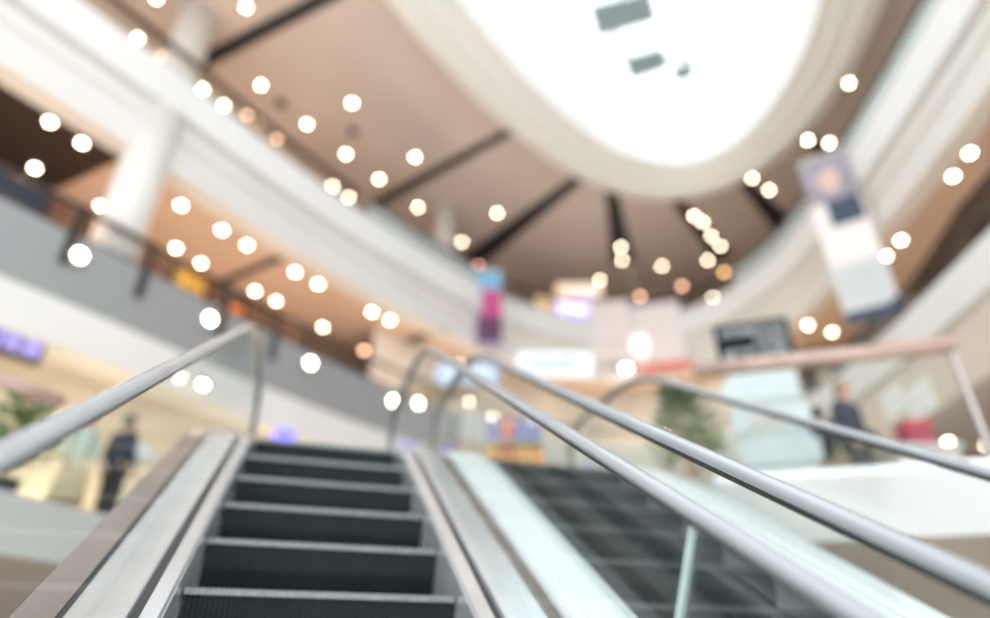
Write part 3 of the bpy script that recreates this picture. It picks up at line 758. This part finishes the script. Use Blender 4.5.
# plants
def plant(x, y, z, h, lab, n=240, spread=.36, potm='pot'):
    t = thing('potted_plant', lab, 'plant', (x,y,z))
    link('pot', lathe(BM(), [(.15,0),(.2,.36),(.22,.38),(.19,.38),(.17,.33),(.0001,.33)], 24), M[potm], t)
    bm = BM()
    for k in range(5): tube(bm, [(0,0,.32),(math.cos(k*1.3)*.05,math.sin(k*1.3)*.05,h*.55),(math.cos(k*1.3)*.14,math.sin(k*1.3)*.14,h*.85)], [.015,.011,.006], 6)
    link('stems', bm, M['tan'], t)
    bm = BM(); R = random.Random(int(x*100))
    for k in range(n):
        zz = R.uniform(.45, 1.0)*h; a = R.uniform(0,6.28); rad = spread*R.uniform(.15,1)*math.sin(min(1,(zz/h))*2.6+.3)
        c = Vector((math.cos(a)*rad, math.sin(a)*rad, zz)); d = Vector((math.cos(a),math.sin(a),R.uniform(-.5,.8))).normalized()
        s = d.cross(Vector((0,0,1))).normalized(); L = R.uniform(.14,.24); W = L*.28; up = s.cross(d)*.02
        v = [bm.verts.new(q) for q in (c, c+d*L*.45+s*W-up, c+d*L, c+d*L*.45-s*W-up, c+d*L*.5+up)]
        for f in ((0,1,4),(1,2,4),(2,3,4),(3,0,4)): bm.faces.new([v[i] for i in f])
    link('foliage', bm, M['leaf'], t)
plant(2.25, 7.35, L2, 1.62, 'leafy green plant in a charcoal pot left of the display board')
p = on_y(30,400,6.9); plant(p.x, p.y, L2, 1.35, 'green potted plant behind the brown handrail at far left', 170, .36)
# pale freestanding kiosk on the left floor
p = on_y(158,411,9.8); bx, by = p.x, p.y
t = thing('kiosk', 'white sloped kiosk top on the left floor behind the escalator glass', 'kiosk', (bx,by,L2))
bm = BM(); box(bm, (bx-.36,by-.2,L2), (bx+.3,by+.25,L2+1.35), .02); link('body', shift(bm, t.location), M['shopwall'], t)
bm = BM(); v = [bm.verts.new(q) for q in ((bx-.42,by-.3,L2+1.36),(bx+.42,by-.3,L2+1.36),(bx+.42,by+.3,L2+1.36),(bx-.42,by+.3,L2+1.36),(bx-.30,by-.1,L2+1.74),(bx-.05,by-.1,L2+1.74),(bx-.05,by+.2,L2+1.74),(bx-.30,by+.2,L2+1.74))]
for f in ((0,1,2,3),(0,4,5,1),(1,5,6,2),(2,6,7,3),(3,7,4,0),(4,7,6,5)): bm.faces.new([v[i] for i in f])
link('canopy', shift(bm, t.location), M['paper'], t)
# pale windows on the right shop front under the third floor
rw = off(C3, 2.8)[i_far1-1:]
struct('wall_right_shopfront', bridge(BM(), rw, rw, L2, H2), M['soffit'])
def right_at(px, py, push):
    d = ray(px, py); cv = off(C3, push)[i_far1-1:]
    i = min(range(len(cv)), key=lambda i: abs(cv[i].x*d.y-cv[i].y*d.x)); p = cv[i]
    return Vector((p.x, p.y, d.z/d.y*p.y)), -normals(off(C3,push))[i_far1-1+i]
for n_, (px, py) in enumerate(((887,402),(917,399))):
    p, nn = right_at(px, py, -.05); u, v, w = frame_for(nn)
    bm = BM(); obox(bm, p, u, v, w, .36, .33, .02)
    tt = thing('wall_poster', ['pale grey panel on right parapet, left of two','pale grey panel on right parapet, right of two'][n_], 'poster', p-v*.33)
    link('sheet', shift(bm, tt.location), M['pale_g'], tt)
    bm = BM(); obox(bm, p+v*.35, u, v, w, .39, .025, .03); obox(bm, p-v*.35, u, v, w, .39, .025, .03); link('clip_bars', shift(bm, tt.location), M['steel'], tt)
# tan shop panel at the right edge
p, nn = right_at(962,438,2.65); u, v, w = frame_for(nn)
bm = BM(); obox(bm, p, u, v, w, 1.6, .55, .02)
tt = thing('wall_panel', 'tan orange wall panel at the right edge under the gallery', 'panel', p-v*.55); link('board', shift(bm, tt.location), M['tan'], tt)
bm = BM(); obox(bm, p+v*.57, u, v, w, 1.64, .03, .03); link('top_trim', shift(bm, tt.location), M['bronze'], tt)

# ------------------------------------------------------------ people
def skin_mesh(nodes, edges, root=0, levels=1):
    me = bpy.data.meshes.new('sk'); me.from_pydata([n[0] for n in nodes], edges, [])
    o = bpy.data.objects.new('sk', me); C.objects.link(o)
    m = o.modifiers.new('Skin', 'SKIN'); m.use_smooth_shade = True
    sv = me.skin_vertices[0].data
    for i, n in enumerate(nodes):
        r = n[1]; sv[i].radius = r if isinstance(r, tuple) else (r, r)
        sv[i].use_root = (i == root)
    s = o.modifiers.new('Sub', 'SUBSURF'); s.levels = levels; s.render_levels = levels
    dg = bpy.context.evaluated_depsgraph_get(); dg.update()
    res = bpy.data.meshes.new_from_object(o.evaluated_get(dg))
    bpy.data.objects.remove(o); bpy.data.meshes.remove(me)
    return res
def person(label, x, y, z, rz, H, top, legs, hairm='hair', skirt=False, long=False, armbend=.25):
    t = thing('person', label, 'person', (x,y,z), rz)         # local: faces -y
    k = H/1.7; V = lambda a,b,c: Vector((a*k,b*k,c*k))
    N = [(V(0,0,.93),(.135*k,.10*k)), (V(0,.01,1.12),(.12*k,.085*k)), (V(0,.01,1.30),(.145*k,.095*k)), (V(0,.015,1.42),(.09*k,.07*k)), (V(0,.005,1.49),.05*k), (V(0,-.012,1.56),.075*k)]
    Ed = [(0,1),(1,2),(2,3),(3,4),(4,5)]
    def add(p, r, par): N.append((p, r)); Ed.append((par, len(N)-1)); return len(N)-1
    arms, lg = [], []
    for sx in (-1,1):
        a = add(V(sx*.17,.015,1.385), .052*k, 3); b_ = add(V(sx*.225,.03,1.12), .042*k, a)
        fw = armbend if sx > 0 else armbend*.4
        wr = add(V(sx*.235,-.02-fw*.6,.90+fw*.35), .028*k, b_)
        hd = add(V(sx*.235,-.045-fw*.8,.83+fw*.35), (.034*k,.018*k), wr)
        base = N[hd][0]; dirv = (N[hd][0]-N[wr][0]).normalized()
        for f in range(4):
            o_ = Vector((0,(f-1.5)*.017*k,0)); ln = (.07,.08,.076,.06)[f]*k
            q = add(base+dirv*.03*k+o_, .009*k, hd); add(base+dirv*(.03*k+ln)+o_*1.1+Vector((-sx*.014*k,0,0)), .007*k, q)
        q = add(base+Vector((-sx*.012*k,-.035*k,.0)), .010*k, hd); add(base+dirv*.05*k+Vector((-sx*.012*k,-.05*k,0)), .008*k, q)
        arms.append((N[a][0], N[b_][0], N[wr][0]))
        h = add(V(sx*.085,0,.86), .088*k, 0); kn = add(V(sx*.095,-.01,.48), .055*k, h); an = add(V(sx*.10,.02,.09), .036*k, kn); add(V(sx*.11,-.13,.035), .033*k, an)
        lg.append((N[h][0], N[kn][0], N[an][0]))
    me = skin_mesh(N, Ed)
    bm = BM(); bm.from_mesh(me); bpy.data.meshes.remove(me)
    # head with brow, nose, chin and ears
    hb = BM(); bmesh.ops.create_uvsphere(hb, u_segments=24, v_segments=18, radius=1)
    for vv in hb.verts:
        p = vv.co.copy(); f = max(0,-p.y)
        xx, yy, zz = p.x*.076, p.y*.094, p.z*.118
        if p.z < -.1: xx *= 1-.28*(-p.z-.1); yy *= 1-.10*(-p.z)
        if abs(p.x) < .2 and p.y < -.8 and -.35 < p.z < .15: yy -= .018*(1-abs(p.x)/.2)*(1-abs(p.z+.2)/.4 if abs(p.z+.2)<.4 else 0)+.004
        if p.y < -.6 and .02 < p.z < .22 and .2 < abs(p.x) < .55: yy += .007
        if abs(p.x) > .93 and abs(p.z) < .3: xx *= 1.12
        vv.co = Vector((xx, yy, zz))*k+V(0,-.015,1.585)
    tmp = bpy.data.meshes.new('h'); hb.to_mesh(tmp); hb.free(); bm.from_mesh(tmp); bpy.data.meshes.remove(tmp)
    link('body', bm, M['skin'], t, True)
    for sx in (-1,1):
        bm = BM(); bmesh.ops.create_uvsphere(bm, u_segments=10, v_segments=8, radius=.011*k); bmesh.ops.translate(bm, verts=bm.verts, vec=V(sx*.031,-.094,1.60)); link('eye', bm, M['eye'], t, True)
    bm = BM(); obox(bm, V(0,-.099,1.535), (1,0,0), (0,0,1), (0,1,0), .022*k, .005*k, .006*k); link('mouth', bm, M['cl_rose'], t)
    # hair cap
    hb = BM(); bmesh.ops.create_uvsphere(hb, u_segments=24, v_segments=16, radius=1)
    kill = [vv for vv in hb.verts if (vv.co.y < -.25 and vv.co.z < .45) or vv.co.z < ((-.35 if vv.co.y < .1 else -.62) if not long else -.75)]
    bmesh.ops.delete(hb, geom=kill, context='VERTS')
    for vv in hb.verts:
        p = vv.co; vv.co = Vector((p.x*.087, p.y*.106, p.z*(.128 if p.z > 0 or not long else .30)))*k+V(0,-.008,1.592)
    link('hair', hb, M[hairm], t, True)
    # jacket
    Nj = [(V(0,.005,.80),(.17*k,.13*k)), (V(0,.01,1.10),(.148*k,.112*k)), (V(0,.01,1.29),(.168*k,.12*k)), (V(0,.015,1.42),(.085*k,.075*k))]
    Ej = [(0,1),(1,2),(2,3)]
    for a, b_, wr in arms:
        i = len(Nj); Nj += [(a,.07*k),(b_,.058*k),(b_.lerp(wr,.93),.045*k)]; Ej += [(3,i),(i,i+1),(i+1,i+2)]
    for nm, (nn, ee), m in (('jacket',(Nj,Ej),top),):
        me = skin_mesh(nn, ee); me.materials.append(M[m]); o = bpy.data.objects.new(nm, me); C.objects.link(o); o.parent = t
    if skirt:
        bm = lathe(BM(), [(.14*k,.98*k),(.19*k,.80*k),(.25*k,.42*k),(.235*k,.42*k),(.17*k,.8*k)], 28)
        bmesh.ops.scale(bm, vec=(1,.8,1), verts=bm.verts); link('skirt', bm, M[legs], t, True)
    else:
        Nt = [(V(0,.005,.93),(.13*k,.10*k))]; Et = []
        for h, kn, an in lg:
            i = len(Nt); Nt += [(h,.092*k),(kn,.074*k),(an+Vector((0,0,.02*k)),.06*k)]; Et += [(0,i),(i,i+1),(i+1,i+2)]
        me = skin_mesh(Nt, Et); me.materials.append(M[legs]); o = bpy.data.objects.new('trousers', me); C.objects.link(o); o.parent = t
    for h, kn, an in lg:
        bm = BM(); bmesh.ops.create_uvsphere(bm, u_segments=14, v_segments=10, radius=1)
        for vv in bm.verts: vv.co = Vector((vv.co.x*.05*k+an.x, vv.co.y*.14*k-.06*k, max(0,(vv.co.z*.055+.035)*k)))
        link('shoe', bm, M['blackm'], t, True)
    return t
p = on_y(842,392,7.25); person('person in dark navy jacket with dark hair standing right of the display board', p.x, 7.25, L2, .5, 1.66, 'cl_dark', 'cl_dark')
p = on_y(811,392,7.95); person('person in black jacket and beige trousers, nearer the display board', p.x, 7.95, L2, 2.4, 1.62, 'cl_black', 'cl_beige', armbend=.1)
p = on_y(128,430,8.3); person('person in dark clothes standing on the left floor behind escalator glass', p.x, 8.3, L2, 2.8, 1.63, 'cl_dark', 'cl_black')
p = on_y(84,440,8.0); person('person in pale mint jacket and tan skirt on the left floor', p.x, 8.0, L2, 1.2, 1.60, 'cl_mint', 'cl_tan', skirt=True, long=True)
p = on_y(910,451,7.3)
t = thing('counter', 'low cream counter behind the slab edge at right, holding a dark red box', 'counter', (p.x,7.3,L2))
bm = BM(); box(bm, (p.x-.3,7.05,L2), (p.x+.4,7.5,p.z-.05), .02); link('body', shift(bm, t.location), M['cream'], t)
bm = BM(); box(bm, (p.x-.34,7.0,p.z-.05), (p.x+.44,7.55,p.z), .012); link('worktop', shift(bm, t.location), M['paper'], t)
q = on_y(921,451,7.25); t = thing('gift_box', 'dark red box standing on the low cream counter at right', 'box', (q.x,7.25,p.z))
bm = BM(); box(bm, (-.15,-.12,0), (.15,.12,.24), .01); link('carton', bm, M['cl_rose'], t)
bm = BM(); box(bm, (-.16,-.13,.24), (.16,.13,.31), .01); link('lid', bm, M['redbox'], t)
d = ray(343,358); person('person in black leaning behind the dark railing of the left gallery', -4.0, 16.1, L3, .4, 1.66, 'cl_black', 'cl_black')

# ------------------------------------------------------------ light
W = bpy.data.worlds.new('overcast_sky'); S.world = W; W.use_nodes = True
bg = W.node_tree.nodes['Background']; bg.inputs['Color'].default_value = (.93,.97,1,1); bg.inputs['Strength'].default_value = 2.2
def fill_lamp(x, y, z, watt, size, col=(1,.74,.54)):  # added unseen fill lamps that warm the gallery ceilings and shop walls
    l = bpy.data.lights.new('warm_fill_light', 'POINT'); l.energy = watt; l.shadow_soft_size = size; l.color = col
    o = bpy.data.objects.new('warm_fill_light', l); C.objects.link(o); o.location = (x,y,z)
for i in range(12, 104, 7):
    p3, p4 = off(C4, .7)[i], off(C4, 1.3)[i]
    fill_lamp(p4.x, p4.y, L4+.25, 60 if i < 40 else 12, .08, (1,.66,.42)); fill_lamp(p3.x, p3.y, L3+.25, 75 if i < 40 else (55 if i < 72 else 30), .08, (1,.72,.50))
for i in range(80, 360, 60):
    p = off(sh2, -.5)[i]; fill_lamp(p.x, p.y, L2+.25, 50, .08, (1,.85,.62))

# ------------------------------------------------------------ camera
cam = bpy.data.cameras.new('camera'); co = bpy.data.objects.new('camera', cam); C.objects.link(co)
cam.sensor_width = 36; cam.lens = F/990*36; cam.clip_start = .02; cam.clip_end = 200
co.rotation_euler = (math.radians(120), 0, 0)
cam.dof.use_dof = True; cam.dof.focus_distance = 1.85; cam.dof.aperture_fstop = cam.lens/1000/.051
S.camera = co
S.view_settings.view_transform = 'Standard'; S.view_settings.look = 'None'
S.view_settings.exposure = 0.14; S.view_settings.gamma = 1.0
S.cycles.use_denoising = True
S.cycles.sample_clamp_indirect = 4
for o in list(S.objects):
    if o.parent is None: o.location.z += LIFT
